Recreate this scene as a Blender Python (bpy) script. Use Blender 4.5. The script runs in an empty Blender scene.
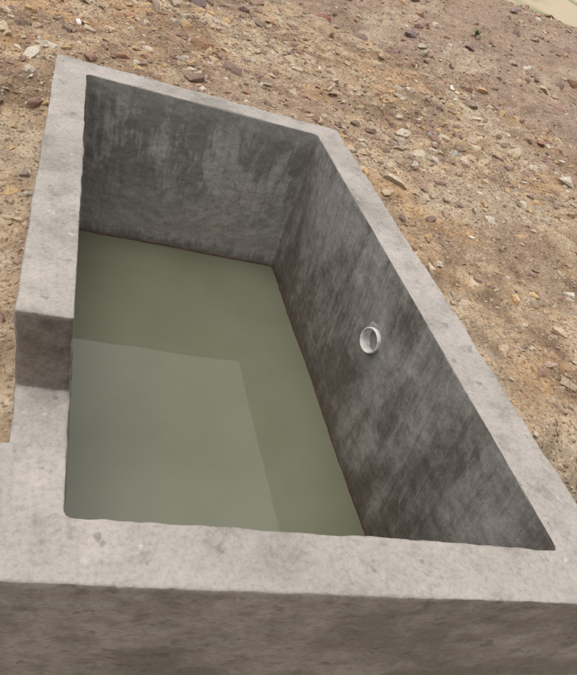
import bpy, bmesh, math, random
import numpy as np
from mathutils import Vector, Matrix
random.seed(7); rng=np.random.default_rng(7)
sc=bpy.context.scene
C=bpy.context

# ------------------------------------------------------------ helpers
def vnoise(x,y,seed=0):
    xi=np.floor(x).astype(np.int64); yi=np.floor(y).astype(np.int64)
    xf=x-xi; yf=y-yi
    def h(a,b):
        n=(a*374761393+b*668265263+seed*1442695041)&0x7fffffff
        n=((n^(n>>13))*1274126177)&0x7fffffff
        return ((n^(n>>16))&0xffff)/65535.0
    u=xf*xf*(3-2*xf); v=yf*yf*(3-2*yf)
    return (h(xi,yi)*(1-u)+h(xi+1,yi)*u)*(1-v)+(h(xi,yi+1)*(1-u)+h(xi+1,yi+1)*u)*v
def fbm(x,y,o=4,seed=0):
    s=0;a=1;t=0
    for i in range(o):
        s=s+a*(vnoise(x*2**i,y*2**i,seed+i)-.5); t+=a; a*=.5
    return s/t
def sstep(a,b,x):
    t=np.clip((x-a)/(b-a),0,1); return t*t*(3-2*t)

class NT:
    def __init__(s,mat):
        s.nt=mat.node_tree; s.n=s.nt.nodes; s.l=s.nt.links
    def node(s,typ,**kw):
        nd=s.n.new(typ)
        for k,v in kw.items(): setattr(nd,k,v)
        return nd
    def put(s,sock,v):
        if isinstance(v,bpy.types.NodeSocket): s.l.new(v,sock)
        elif v is not None: sock.default_value=v
    def mapping(s,vec,scale=(1,1,1),rot=(0,0,0),loc=(0,0,0)):
        m=s.node('ShaderNodeMapping'); s.put(m.inputs['Vector'],vec)
        m.inputs['Scale'].default_value=scale; m.inputs['Rotation'].default_value=rot; m.inputs['Location'].default_value=loc
        return m.outputs[0]
    def noise(s,vec,scale=5,detail=4,rough=.5,dist=0.):
        m=s.node('ShaderNodeTexNoise'); s.put(m.inputs['Vector'],vec)
        m.inputs['Scale'].default_value=scale; m.inputs['Detail'].default_value=detail
        m.inputs['Roughness'].default_value=rough; m.inputs['Distortion'].default_value=dist
        return m.outputs[0]
    def vor(s,vec,scale=5,feature='F1'):
        m=s.node('ShaderNodeTexVoronoi',feature=feature); s.put(m.inputs['Vector'],vec)
        m.inputs['Scale'].default_value=scale
        return m
    def mr(s,v,a,b,c=0.,d=1.,smooth=True):
        m=s.node('ShaderNodeMapRange'); 
        if smooth: m.interpolation_type='SMOOTHSTEP'
        s.put(m.inputs[0],v)
        for i,x in enumerate((a,b,c,d)): m.inputs[i+1].default_value=x
        return m.outputs[0]
    def math(s,op,a,b=None,clamp=False):
        m=s.node('ShaderNodeMath',operation=op,use_clamp=clamp); s.put(m.inputs[0],a)
        if b is not None: s.put(m.inputs[1],b)
        return m.outputs[0]
    def mix(s,f,a,b,mode='MIX'):
        m=s.node('ShaderNodeMix',data_type='RGBA',blend_type=mode)
        s.put(m.inputs[0],f)
        for i,v in ((6,a),(7,b)):
            if isinstance(v,tuple) and len(v)==3: v=(*v,1)
            s.put(m.inputs[i],v)
        return m.outputs[2]
    def ramp(s,f,stops):
        m=s.node('ShaderNodeValToRGB'); s.put(m.inputs[0],f)
        e=m.color_ramp.elements
        while len(e)<len(stops): e.new(.5)
        for k,(p,c) in enumerate(stops): e[k].position=p; e[k].color=(*c,1)
        return m.outputs[0]
    def bump(s,h,strength=.5,dist=.01,normal=None):
        m=s.node('ShaderNodeBump'); s.put(m.inputs['Height'],h)
        m.inputs['Strength'].default_value=strength; m.inputs['Distance'].default_value=dist
        if normal is not None: s.put(m.inputs['Normal'],normal)
        return m.outputs[0]
def newmat(name):
    m=bpy.data.materials.new(name); m.use_nodes=True
    return m,NT(m),m.node_tree.nodes['Principled BSDF']
def link(o): C.collection.objects.link(o); return o
def mesh_obj(name,verts,faces,mat=None,smooth=False):
    me=bpy.data.meshes.new(name); me.from_pydata([tuple(v) for v in verts],[],faces); me.update()
    if smooth:
        for p in me.polygons: p.use_smooth=True
    o=link(bpy.data.objects.new(name,me))
    if mat: me.materials.append(mat)
    return o
def np_mesh(name,V,F,k,smooth,cols=None):
    me=bpy.data.meshes.new(name)
    me.vertices.add(len(V)); me.vertices.foreach_set('co',np.asarray(V,np.float32).ravel())
    me.loops.add(F.size); me.loops.foreach_set('vertex_index',F.ravel().astype(np.int32))
    me.polygons.add(len(F)); me.polygons.foreach_set('loop_start',(np.arange(len(F))*k).astype(np.int32))
    me.polygons.foreach_set('use_smooth',np.full(len(F),smooth))
    me.update(calc_edges=True)
    if cols is not None:
        ca=me.color_attributes.new('Col','FLOAT_COLOR','POINT')
        ca.data.foreach_set('color',np.concatenate([cols,np.ones((len(cols),1))],1).astype(np.float32).ravel())
    return me
def prism(name,pts,z0,z1):
    n=len(pts)
    v=[(x,y,z0) for x,y in pts]+[(x,y,z1) for x,y in pts]
    f=[list(range(n))[::-1],list(range(n,2*n))]+[[i,(i+1)%n,n+(i+1)%n,n+i] for i in range(n)]
    return mesh_obj(name,v,f)

# ------------------------------------------------------------ layout (metres, rim top at z=0)
WATER_Z=-0.80
# the tank was set out slightly out of square: local (a,b) -> ground plan
LA,LB=1.05,2.04
Q=dict(bl=(0.006,0.536),br=(1.075,0.376),tr=(1.043,2.427),tl=(0.007,2.572))
def plan(a,b):
    s=a/LA; t=b/LB
    return [ (1-s)*(1-t)*Q['bl'][i]+s*(1-t)*Q['br'][i]+s*t*Q['tr'][i]+(1-s)*t*Q['tl'][i] for i in (0,1)]

# ------------------------------------------------------------ terrain
def in_foot(x,y,m):
    P=[(-0.140,0.436),(1.236,0.230),(1.175,2.517),(-0.122,2.722)]
    ins=np.ones_like(x,dtype=bool)
    for i in range(4):
        ax,ay=P[i]; bx,by=P[(i+1)%4]; L=math.hypot(bx-ax,by-ay)
        dd=((bx-ax)*(y-ay)-(by-ay)*(x-ax))/L
        ins&=dd>m
    return ins
def bank(x,y):
    a=math.radians(-12); dx=x-5.9; dy=y-7.3
    u=dx*math.cos(a)+dy*math.sin(a); v=-dx*math.sin(a)+dy*math.cos(a)
    return np.exp(-((u/3.4)**2+(v/2.4)**2)**1.25)
def base_h(x,y):
    z=-0.20+0*x
    z=z-0.14*sstep(0.3,-0.3,x)*sstep(3.3,2.4,y)
    z=z-0.50*sstep(0.9,0.1,y)*sstep(3.5,1.0,x)-0.25*sstep(0.9,0.1,y)
    z=z+0.34*bank(x,y)
    z=z-0.11*np.exp(-(((x-2.76)*.72+(y-5.2)*.69)/.22)**2)*sstep(.5,1.5,x)*sstep(8,5,x)
    r=np.hypot(x-3,y-3)
    z=z-0.9*sstep(6.6,15,r)
    z=z+1.6*fbm(x/14+3,y/14+1,3,5)*sstep(12,30,r)
    gap=np.hypot(np.maximum(np.maximum(-.14-x,x-1.24),0),np.maximum(np.maximum(.3-y,y-2.7),0))
    z=z+0.12*fbm(x*.7+5,y*.7,3,11)*sstep(0.2,1.5,gap)
    return z
def detail_h(x,y):
    return 0.050*fbm(x*4,y*4,3,21)+0.038*fbm(x*13,y*13,3,31)
def H(x,y): 
    x=np.asarray(x,float);y=np.asarray(y,float); return base_h(x,y)+detail_h(x,y)
def axis(lo,hi,step,far):
    c=list(np.arange(lo,hi,step)); s=step
    a=[];p=lo
    while p>-far: s*=1.06; p-=s; a.append(p)
    s=step;b=[];p=c[-1]
    while p<far: s*=1.06; p+=s; b.append(p)
    return np.array(a[::-1]+c+b)
gx=axis(-1.0,4.2,0.016,400); gy=axis(0.2,6.2,0.016,400)
GX,GY=np.meshgrid(gx,gy)
GZ=H(GX,GY); GZ[in_foot(GX,GY,0.05)]=-2.0
nx,ny=len(gx),len(gy)
V=np.stack([GX.ravel(),GY.ravel(),GZ.ravel()],1)
idx=np.arange(nx*ny).reshape(ny,nx)
F=np.stack([idx[:-1,:-1],idx[:-1,1:],idx[1:,1:],idx[1:,:-1]],-1).reshape(-1,4)
def lerp(a,b,t): return a+(np.array(b)-a)*t[:,None]
def soil(x,y):
    n1=fbm(x*6,y*6,5,41); n2=fbm(x*.9,y*.9,4,43); n3=fbm(x*2.8+9,y*2.8,5,47); n4=fbm(x*20,y*20,3,53); n5=fbm(x*1.7+3,y*1.7,4,59)
    c=np.full((len(x),3),(.42,.302,.190))
    c=lerp(c,(.25,.168,.108),sstep(.02,-.20,n1))
    c=lerp(c,(.51,.40,.272),sstep(.05,.25,n1))
    c=lerp(c,(.35,.25,.178),.8*sstep(0.,.16,n2))
    c=lerp(c,(.45,.275,.135),.6*sstep(.06,.2,n3))
    d=x+.75*y+2.2*n2
    c=lerp(c,(.33,.237,.18),.8*sstep(5.8,7.2,d))
    c=lerp(c,(.48,.385,.275),.55*sstep(.04,.18,n5))
    c=lerp(c,(.23,.155,.105),.5*sstep(-.06,-.2,n5))
    c=c*(1+.8*n4)[:,None]
    p=np.full((len(x),3),(.54,.44,.31)); gr=fbm(x*.45,y*.45,4,61)
    p=lerp(p,(.17,.21,.08),.8*sstep(.0,.09,gr))
    return c*(1-sstep(13,17,d))[:,None]+p*sstep(13,17,d)[:,None]
me=np_mesh('ground',V,F,4,True,soil(V[:,0],V[:,1]))
ground=link(bpy.data.objects.new('ground',me))

m,g,b=newmat('sandy_soil')
tc=g.node('ShaderNodeTexCoord').outputs['Object']
col=g.node('ShaderNodeVertexColor',layer_name='Col').outputs[0]
fine=g.noise(tc,75,4,.75)
wv=g.node('ShaderNodeVectorMath',operation='ADD'); g.l.new(tc,wv.inputs[0])
nz=g.node('ShaderNodeTexNoise'); g.l.new(tc,nz.inputs['Vector']); nz.inputs['Scale'].default_value=60; nz.inputs['Detail'].default_value=1
sc_=g.node('ShaderNodeVectorMath',operation='SCALE'); g.l.new(nz.outputs['Color'],sc_.inputs[0]); sc_.inputs['Scale'].default_value=.016
g.l.new(sc_.outputs[0],wv.inputs[1])
vo=g.vor(wv.outputs[0],62); sp=g.node('ShaderNodeSeparateColor'); g.l.new(vo.outputs['Color'],sp.inputs[0])
pebcol=g.ramp(sp.outputs[0],[(0,(.20,.13,.09)),(.3,(.42,.29,.17)),(.55,(.32,.23,.17)),(.8,(.56,.44,.30)),(1,(.64,.57,.47))])
pm=g.math('MULTIPLY',g.mr(vo.outputs['Distance'],.55,.38),g.mr(sp.outputs[1],.40,.5))
col=g.mix(g.math('MULTIPLY',pm,.7),col,pebcol)
col=g.mix(1,col,g.ramp(fine,[(.32,(.52,.48,.44)),(.47,(.93,.93,.93)),(.65,(1.2,1.2,1.2))]),'MULTIPLY')
g.put(b.inputs['Base Color'],col); b.inputs['Roughness'].default_value=.95
b.inputs['Specular IOR Level'].default_value=.12
hh=g.math('ADD',g.math('MULTIPLY',pm,g.mr(vo.outputs['Distance'],.55,0)),g.math('MULTIPLY',fine,1.3))
g.put(b.inputs['Normal'],g.bump(hh,1.,.009))
ground.data.materials.append(m)

# ------------------------------------------------------------ stones
def rock_base(seed):
    r=random.Random(seed); bm=bmesh.new()
    for _ in range(15):
        v=Vector((r.gauss(0,1),r.gauss(0,1),r.gauss(0,1))).normalized()
        bm.verts.new(v*r.uniform(.75,1.1))
    bmesh.ops.convex_hull(bm,input=bm.verts[:])
    loose=[v for v in bm.verts if not v.link_faces]
    bmesh.ops.delete(bm,geom=loose,context='VERTS')
    bmesh.ops.triangulate(bm,faces=bm.faces[:]); bm.verts.index_update()
    vs=np.array([v.co[:] for v in bm.verts]); fs=np.array([[v.index for v in f.verts] for f in bm.faces]); bm.free()
    return vs,fs
PAL=np.array([(.48,.36,.23),(.52,.35,.18),(.33,.23,.18),(.24,.17,.14),(.54,.46,.35),(.40,.30,.235),(.36,.21,.14),(.58,.52,.43),(.50,.40,.28),(.26,.18,.145),(.30,.19,.15)])
bases=[rock_base(50+i) for i in range(24)]
def stones(name,pos,sizes,cols,mat):
    VV=[];FF=[];CC=[];off=0
    for p,s,c in zip(pos,sizes,cols):
        vs,fs=bases[rng.integers(len(bases))]
        a=rng.uniform(0,6.28); t=rng.normal(0,.35)
        w=vs*np.array([rng.uniform(.8,1.5),rng.uniform(.65,1.),rng.uniform(.4,.85)])*s
        ct,st=math.cos(t),math.sin(t); w=w@np.array([[1,0,0],[0,ct,-st],[0,st,ct]])
        ca,sa=math.cos(a),math.sin(a); w=w@np.array([[ca,-sa,0],[sa,ca,0],[0,0,1]])
        VV.append(w+p); FF.append(fs+off); off+=len(vs); CC.append(np.repeat([c],len(vs),0))
    me=np_mesh(name,np.concatenate(VV),np.concatenate(FF),3,False,np.concatenate(CC))
    me.materials.append(mat)
    return link(bpy.data.objects.new(name,me))
ms,g,b=newmat('stone')
at=g.node('ShaderNodeVertexColor',layer_name='Col').outputs[0]
tc=g.node('ShaderNodeTexCoord').outputs['Object']
fn=g.noise(tc,90,4,.7)
c=g.mix(1,at,g.ramp(fn,[(.3,(.6,.57,.53)),(.6,(1.12,1.12,1.12))]),'MULTIPLY')
g.put(b.inputs['Base Color'],c); b.inputs['Roughness'].default_value=.92; b.inputs['Specular IOR Level'].default_value=.15
g.put(b.inputs['Normal'],g.bump(fn,.8,.006))

def scatter(n,xr,yr,smin,smax,pw):
    x=rng.uniform(*xr,n); y=rng.uniform(*yr,n)
    cl=fbm(x*1.3+9,y*1.3,3,77); keep=(rng.uniform(-.35,.35,n)<cl+.15)&~in_foot(x,y,-.03)
    keep&=~((x>1.1)&(x<1.7)&(y<.4)&(y>.1))
    x=x[keep];y=y[keep]; s=smin*(1-rng.uniform(0,1,len(x)))**(-1/pw); s=np.minimum(s,smax)
    c=PAL[rng.integers(len(PAL),size=len(x))]*rng.uniform(.8,1.12,(len(x),1))
    k=np.where(s>.018,.2,.5)[:,None]
    c=c*(1-k)+soil(x,y)*k
    return np.stack([x,y,H(x,y)+s*rng.uniform(-.3,.2,len(x))],1),s,c
P1=scatter(42000,(-1.3,3.6),(0,5.0),.0045,.036,2.0)
P2=scatter(26000,(-1.5,9.5),(2.5,10.5),.009,.07,2.1)
stones('gravel',np.concatenate([P1[0],P2[0]]),np.concatenate([P1[1],P2[1]]),np.concatenate([P1[2],P2[2]]),ms)
for x,y,s,c in [(2.28,3.06,.045,(.52,.49,.43)),(2.13,5.8,.11,(.27,.13,.10)),(.76,4.85,.075,(.22,.16,.15)),(2.62,5.1,.075,(.28,.17,.14)),
              (2.55,3.85,.035,(.30,.22,.19)),(-.05,3.82,.028,(.80,.78,.75)),(1.85,2.03,.022,(.72,.66,.58)),(2.87,4.3,.035,(.70,.66,.6)),
              (1.84,1.56,.030,(.56,.38,.22)),(-.21,2.21,.022,(.30,.22,.19)),(3.37,3.59,.05,(.36,.22,.17)),(1.93,4.47,.05,(.52,.40,.28)),
              (1.39,4.92,.05,(.50,.33,.2)),(3.19,5.86,.06,(.40,.26,.22)),(3.0,5.6,.07,(.25,.19,.18)),(1.2,5.1,.055,(.32,.22,.19)),(3.7,5.6,.06,(.30,.20,.18)),
              (4.6,6.2,.07,(.26,.19,.17)),(5.2,6.0,.06,(.3,.2,.17)),(4.2,5.0,.05,(.28,.19,.16)),(5.0,7.0,.08,(.3,.22,.2)),(3.4,6.6,.08,(.26,.17,.15)),(2.5,6.3,.07,(.3,.2,.17))]:
    stones('rock',[np.array([x,y,float(H(x,y))+s*.25])],[s],[np.array(c)],ms)

# ------------------------------------------------------------ concrete tank
body=prism('concrete_water_tank',[(-.135,-.123),(LA+.52,-.123),(LA+.52,0.02),(LA+.150,0.02),(LA+.135,LB+.115),(-.13,LB+.145)],-1.35,0.0)
cut=prism('cut_inner',[(0,0),(LA,0),(LA,LB),(0,LB)],-1.2,0.5)
notch=prism('cut_notch',[(-0.5,0.150),(0.2,0.150),(0.2,0.520),(-0.5,0.520)],-0.28,0.5)
for c_ in (cut,notch):
    mo=body.modifiers.new('b','BOOLEAN'); mo.operation='DIFFERENCE'; mo.object=c_; mo.solver='EXACT'
rm=body.modifiers.new('r','REMESH'); rm.mode='VOXEL'; rm.voxel_size=0.0075; rm.use_smooth_shade=True
sm=body.modifiers.new('s','SMOOTH'); sm.factor=.5; sm.iterations=2
for nm,size,st in (('t1',.40,.014),('t2',.09,.007),('t3',.03,.005)):
    t=bpy.data.textures.new(nm,'CLOUDS'); t.noise_scale=size; t.noise_depth=2
    dm=body.modifiers.new('d','DISPLACE'); dm.texture=t; dm.texture_coords='GLOBAL'; dm.strength=st; dm.mid_level=.5
dg=C.evaluated_depsgraph_get()
me2=bpy.data.meshes.new_from_object(body.evaluated_get(dg))
body.modifiers.clear(); body.data=me2
for c_ in (cut,notch): bpy.data.objects.remove(c_)
co_=np.empty(len(me2.vertices)*3,np.float32); me2.vertices.foreach_get('co',co_); co_=co_.reshape(-1,3)
px,py=plan(co_[:,0],co_[:,1]); co_[:,0]=px; co_[:,1]=py
me2.vertices.foreach_set('co',co_.ravel()); 
me2.polygons.foreach_set('use_smooth',np.ones(len(me2.polygons),bool)); me2.update()

m,g,b=newmat('cement_plaster')
me2.materials.clear(); me2.materials.append(m)
tc=g.node('ShaderNodeTexCoord').outputs['Object']
nrm=g.node('ShaderNodeNewGeometry').outputs['Normal']
sn=g.node('ShaderNodeSeparateXYZ'); g.l.new(nrm,sn.inputs[0])
sx=g.node('ShaderNodeSeparateXYZ'); g.l.new(tc,sx.inputs[0])
X_,Y_,Z_=sx.outputs
big=g.noise(tc,3.0,4,.62); mid=g.noise(tc,11,6,.72); fine=g.noise(tc,85,3,.75)
mul=lambda a,b_: g.math('MULTIPLY',a,b_)
add=lambda a,b_: g.math('ADD',a,b_)
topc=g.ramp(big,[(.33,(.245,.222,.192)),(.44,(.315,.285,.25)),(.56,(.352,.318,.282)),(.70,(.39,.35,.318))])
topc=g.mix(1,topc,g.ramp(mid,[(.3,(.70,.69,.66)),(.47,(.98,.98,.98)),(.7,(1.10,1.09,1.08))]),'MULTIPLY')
sp_=g.noise(g.mapping(tc,loc=(3,1,0)),19,3,.6)
topc=g.mix(mul(g.mr(sp_,.64,.70),.6),topc,(.16,.14,.12))
topc=g.mix(mul(g.mr(sp_,.34,.27),.5),topc,(.50,.48,.44))
# damp streaked inner faces
stk=g.noise(g.mapping(tc,(38,38,2.4)),1,5,.7)            # thin runs
pat=g.noise(g.mapping(tc,(4.6,4.6,2.6),loc=(2,7,1)),1,7,.70,.4) # ragged patches
r1=g.mapping(g.mapping(tc,rot=(math.radians(10),0,0)),(3,60,1.8))
r2=g.mapping(g.mapping(tc,rot=(math.radians(38),0,0)),(3,85,4),loc=(5,1,2))
s1=g.noise(r1,1,4,.65); s2=g.noise(r2,1,3,.6)
wl=add(mul(pat,.84),mul(s1,.16))
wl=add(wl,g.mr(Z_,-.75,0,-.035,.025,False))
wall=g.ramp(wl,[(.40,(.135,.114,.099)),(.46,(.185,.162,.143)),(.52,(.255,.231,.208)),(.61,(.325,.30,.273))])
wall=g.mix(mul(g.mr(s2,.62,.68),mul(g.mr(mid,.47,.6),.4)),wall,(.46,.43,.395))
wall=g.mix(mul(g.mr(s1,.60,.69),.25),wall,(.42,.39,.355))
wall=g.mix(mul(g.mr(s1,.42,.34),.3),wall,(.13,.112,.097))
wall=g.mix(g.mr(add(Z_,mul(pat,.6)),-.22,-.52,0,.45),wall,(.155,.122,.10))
# far wall
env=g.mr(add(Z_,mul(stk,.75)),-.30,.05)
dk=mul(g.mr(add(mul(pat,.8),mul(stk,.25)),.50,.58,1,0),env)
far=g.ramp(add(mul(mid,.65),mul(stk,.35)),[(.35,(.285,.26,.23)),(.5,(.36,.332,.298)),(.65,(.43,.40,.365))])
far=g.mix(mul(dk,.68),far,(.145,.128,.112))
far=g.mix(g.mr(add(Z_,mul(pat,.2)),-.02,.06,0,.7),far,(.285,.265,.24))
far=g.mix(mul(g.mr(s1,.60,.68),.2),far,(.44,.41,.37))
crk=g.vor(g.mapping(tc,(1,1,1)),9,'DISTANCE_TO_EDGE').outputs['Distance']
far=g.mix(mul(g.mr(crk,.03,.0),mul(g.mr(pat,.5,.6),.3)),far,(.12,.11,.10))
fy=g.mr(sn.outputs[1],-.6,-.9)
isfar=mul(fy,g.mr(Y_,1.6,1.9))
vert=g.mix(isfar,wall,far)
# notch cheek, damp brown
isn=mul(fy,mul(g.mr(Y_,.7,.8),g.mr(Y_,1.5,1.3)))
vert=g.mix(isn,vert,g.ramp(mid,[(.35,(.12,.10,.08)),(.6,(.215,.186,.158))]))
# damp band above the water, reddish scum line
vert=g.mix(g.mr(add(Z_,mul(stk,.16)),-.64,-.70,0,.5),vert,(.10,.082,.067))
vert=g.mix(g.mr(add(Z_,mul(fine,.02)),-.770,-.788,0,.75),vert,(.17,.075,.052))
# mortar smear round the pipe
vd=g.node('ShaderNodeVectorMath',operation='DISTANCE'); g.l.new(tc,vd.inputs[0]); vd.inputs[1].default_value=(1.06,1.31,-.33)
vert=g.mix(g.mr(add(vd.outputs['Value'],mul(mid,.14)),.175,.12,0,.6),vert,(.31,.29,.26))
# outer front face
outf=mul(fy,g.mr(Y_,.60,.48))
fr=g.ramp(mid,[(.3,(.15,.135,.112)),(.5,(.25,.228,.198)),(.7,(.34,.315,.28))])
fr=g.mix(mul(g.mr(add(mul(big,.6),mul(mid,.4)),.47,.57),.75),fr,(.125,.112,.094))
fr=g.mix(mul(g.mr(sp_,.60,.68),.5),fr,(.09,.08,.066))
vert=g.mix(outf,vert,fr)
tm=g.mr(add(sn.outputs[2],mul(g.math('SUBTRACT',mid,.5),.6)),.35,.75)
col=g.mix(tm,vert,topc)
col=g.mix(1,col,g.ramp(fine,[(.3,(.80,.80,.80)),(.5,(1,1,1)),(.7,(1.1,1.1,1.1))]),'MULTIPLY')
g.put(b.inputs['Base Color'],col)
g.put(b.inputs['Roughness'],g.mr(tm,0,1,.65,.9))
b.inputs['Specular IOR Level'].default_value=.25
g.put(b.inputs['Normal'],g.bump(add(mul(fine,.4),mid),.5,.009))

# ------------------------------------------------------------ water
ex=[plan(-.025,-.04),plan(LA+.03,-.04),plan(LA+.03,LB+.03),plan(-.025,LB+.03)]
m,g,b=newmat('murky_water')
tc=g.node('ShaderNodeTexCoord').outputs['Object']
c=g.ramp(g.noise(tc,1.3,5,.55,.6),[(.3,(.138,.138,.090)),(.5,(.158,.160,.108)),(.72,(.175,.176,.122))])
g.put(b.inputs['Base Color'],c); b.inputs['Roughness'].default_value=.02; b.inputs['IOR'].default_value=1.42
g.put(b.inputs['Normal'],g.bump(g.noise(tc,4,2,.5),.06,.01))
water=mesh_obj('water',[(x,y,WATER_Z) for x,y in ex],[[0,1,2,3]],m)

# ------------------------------------------------------------ pipe
m,g,b=newmat('white_pvc')
tc=g.node('ShaderNodeTexCoord').outputs['Object']
g.put(b.inputs['Base Color'],g.ramp(g.noise(tc,30,4,.6),[(.35,(.42,.395,.35)),(.55,(.62,.605,.56))]))
b.inputs['Roughness'].default_value=.5
mc,g,b=newmat('pipe_mortar')
tc=g.node('ShaderNodeTexCoord').outputs['Object']
g.put(b.inputs['Base Color'],g.ramp(g.noise(tc,35,5,.65),[(.35,(.14,.125,.11)),(.6,(.28,.26,.235))]))
b.inputs['Roughness'].default_value=.9
g.put(b.inputs['Normal'],g.bump(g.noise(tc,60,4,.6),.8,.006))
def lathe(name,prof,mat,n=48,jit=0):
    vs=[];fs=[]
    for i in range(n):
        a=2*math.pi*i/n
        j=1+jit*(math.sin(a*2+1)+.6*math.sin(a*5+2)+.5*math.sin(3*a))
        for (r,z) in prof:
            rr=r*(j if z<.012 else 1); vs.append((rr*math.cos(a),rr*math.sin(a),z))
    k=len(prof)
    for i in range(n):
        for q in range(k-1):
            a0=i*k+q;b0=((i+1)%n)*k+q
            fs.append([a0,b0,b0+1,a0+1])
    return mesh_obj(name,vs,fs,mat,True)
emp=link(bpy.data.objects.new('inlet_pipe',None))
p=lathe('pipe_socket',[(.050,-.06),(.050,.012),(.054,.014),(.0555,.018),(.0555,.031),(.054,.034),(.050,.034),(.0485,.031),(.0485,.010),(.041,.007),(.041,-.004),(.036,-.006),(.0,-.006)],m)
q=lathe('mortar_collar',[(.084,-.03),(.078,-.004),(.072,.003),(.060,.008),(.049,.012)],mc,64,.08)
p.parent=emp; q.parent=emp
nrmv=Vector((-1,-.20,.14)).normalized()
emp.rotation_euler=nrmv.to_track_quat('Z','Y').to_euler()
emp.scale=(.90,.90,.93)
emp.location=(1.063,1.322,-.270)

# ------------------------------------------------------------ weeds on the bank
mw,g,b=newmat('weed_leaf'); b.inputs['Base Color'].default_value=(.12,.16,.06,1); b.inputs['Roughness'].default_value=.7
def weed(x,y,n,h):
    z=float(H(x,y)); vs=[];fs=[]
    for i in range(n):
        a=random.uniform(0,6.28); l=h*random.uniform(.5,1); o=random.uniform(.2,.9); wd=.008
        d=Vector((math.cos(a),math.sin(a),0)); s=Vector((-math.sin(a),math.cos(a),0))
        p0=Vector((x,y,z-.01))+d*random.uniform(0,.02); k=len(vs)
        for t,wf in ((0,.5),(.4,1),(.75,.8),(1,.05)):
            c=p0+d*(l*o*t*t)+Vector((0,0,l*(t-.35*t*t)))
            vs+= [c-s*wd*wf,c+s*wd*wf]
        for q in range(3): fs.append([k+2*q,k+2*q+1,k+2*q+3,k+2*q+2])
    mesh_obj('weed',vs,fs,mw)
weed(3.92,5.91,26,.13)

# ------------------------------------------------------------ camera
cam=bpy.data.cameras.new('camera'); co=link(bpy.data.objects.new('camera',cam))
r=Vector((0.9297,-0.222,0.293)); f=Vector((0.3638,0.669,-0.648)).normalized()
r=(r-f*r.dot(f)).normalized(); u=r.cross(f)
M=Matrix((r,u,-f)).transposed().to_4x4(); M.translation=(0,0,1.0)
co.matrix_world=M
cam.sensor_fit='VERTICAL'; cam.sensor_height=24; cam.lens=24*558/675; cam.clip_end=2000; cam.clip_start=.01
sc.camera=co

# ------------------------------------------------------------ light (bright overcast)
el,az=math.radians(82),math.radians(300)
w=bpy.data.worlds.new('World'); sc.world=w; w.use_nodes=True
nt=w.node_tree; bg=nt.nodes['Background']
sky=nt.nodes.new('ShaderNodeTexSky'); sky.sky_type='NISHITA'; sky.sun_disc=False
sky.sun_elevation=el; sky.sun_rotation=az; sky.dust_density=5
hs=nt.nodes.new('ShaderNodeHueSaturation'); hs.inputs['Saturation'].default_value=.18; hs.inputs['Value'].default_value=1.4
nt.links.new(sky.outputs[0],hs.inputs['Color']); nt.links.new(hs.outputs[0],bg.inputs[0])
bg.inputs[1].default_value=.15
sl=bpy.data.lights.new('sun','SUN'); sl.energy=.65; sl.angle=math.radians(110); sl.color=(1,.96,.89)
so=link(bpy.data.objects.new('sun',sl))
sd=Vector((math.sin(az)*math.cos(el),math.cos(az)*math.cos(el),math.sin(el)))
so.rotation_euler=sd.to_track_quat('Z','Y').to_euler()
sc.view_settings.view_transform='Standard'; sc.view_settings.look='None'; sc.view_settings.exposure=0
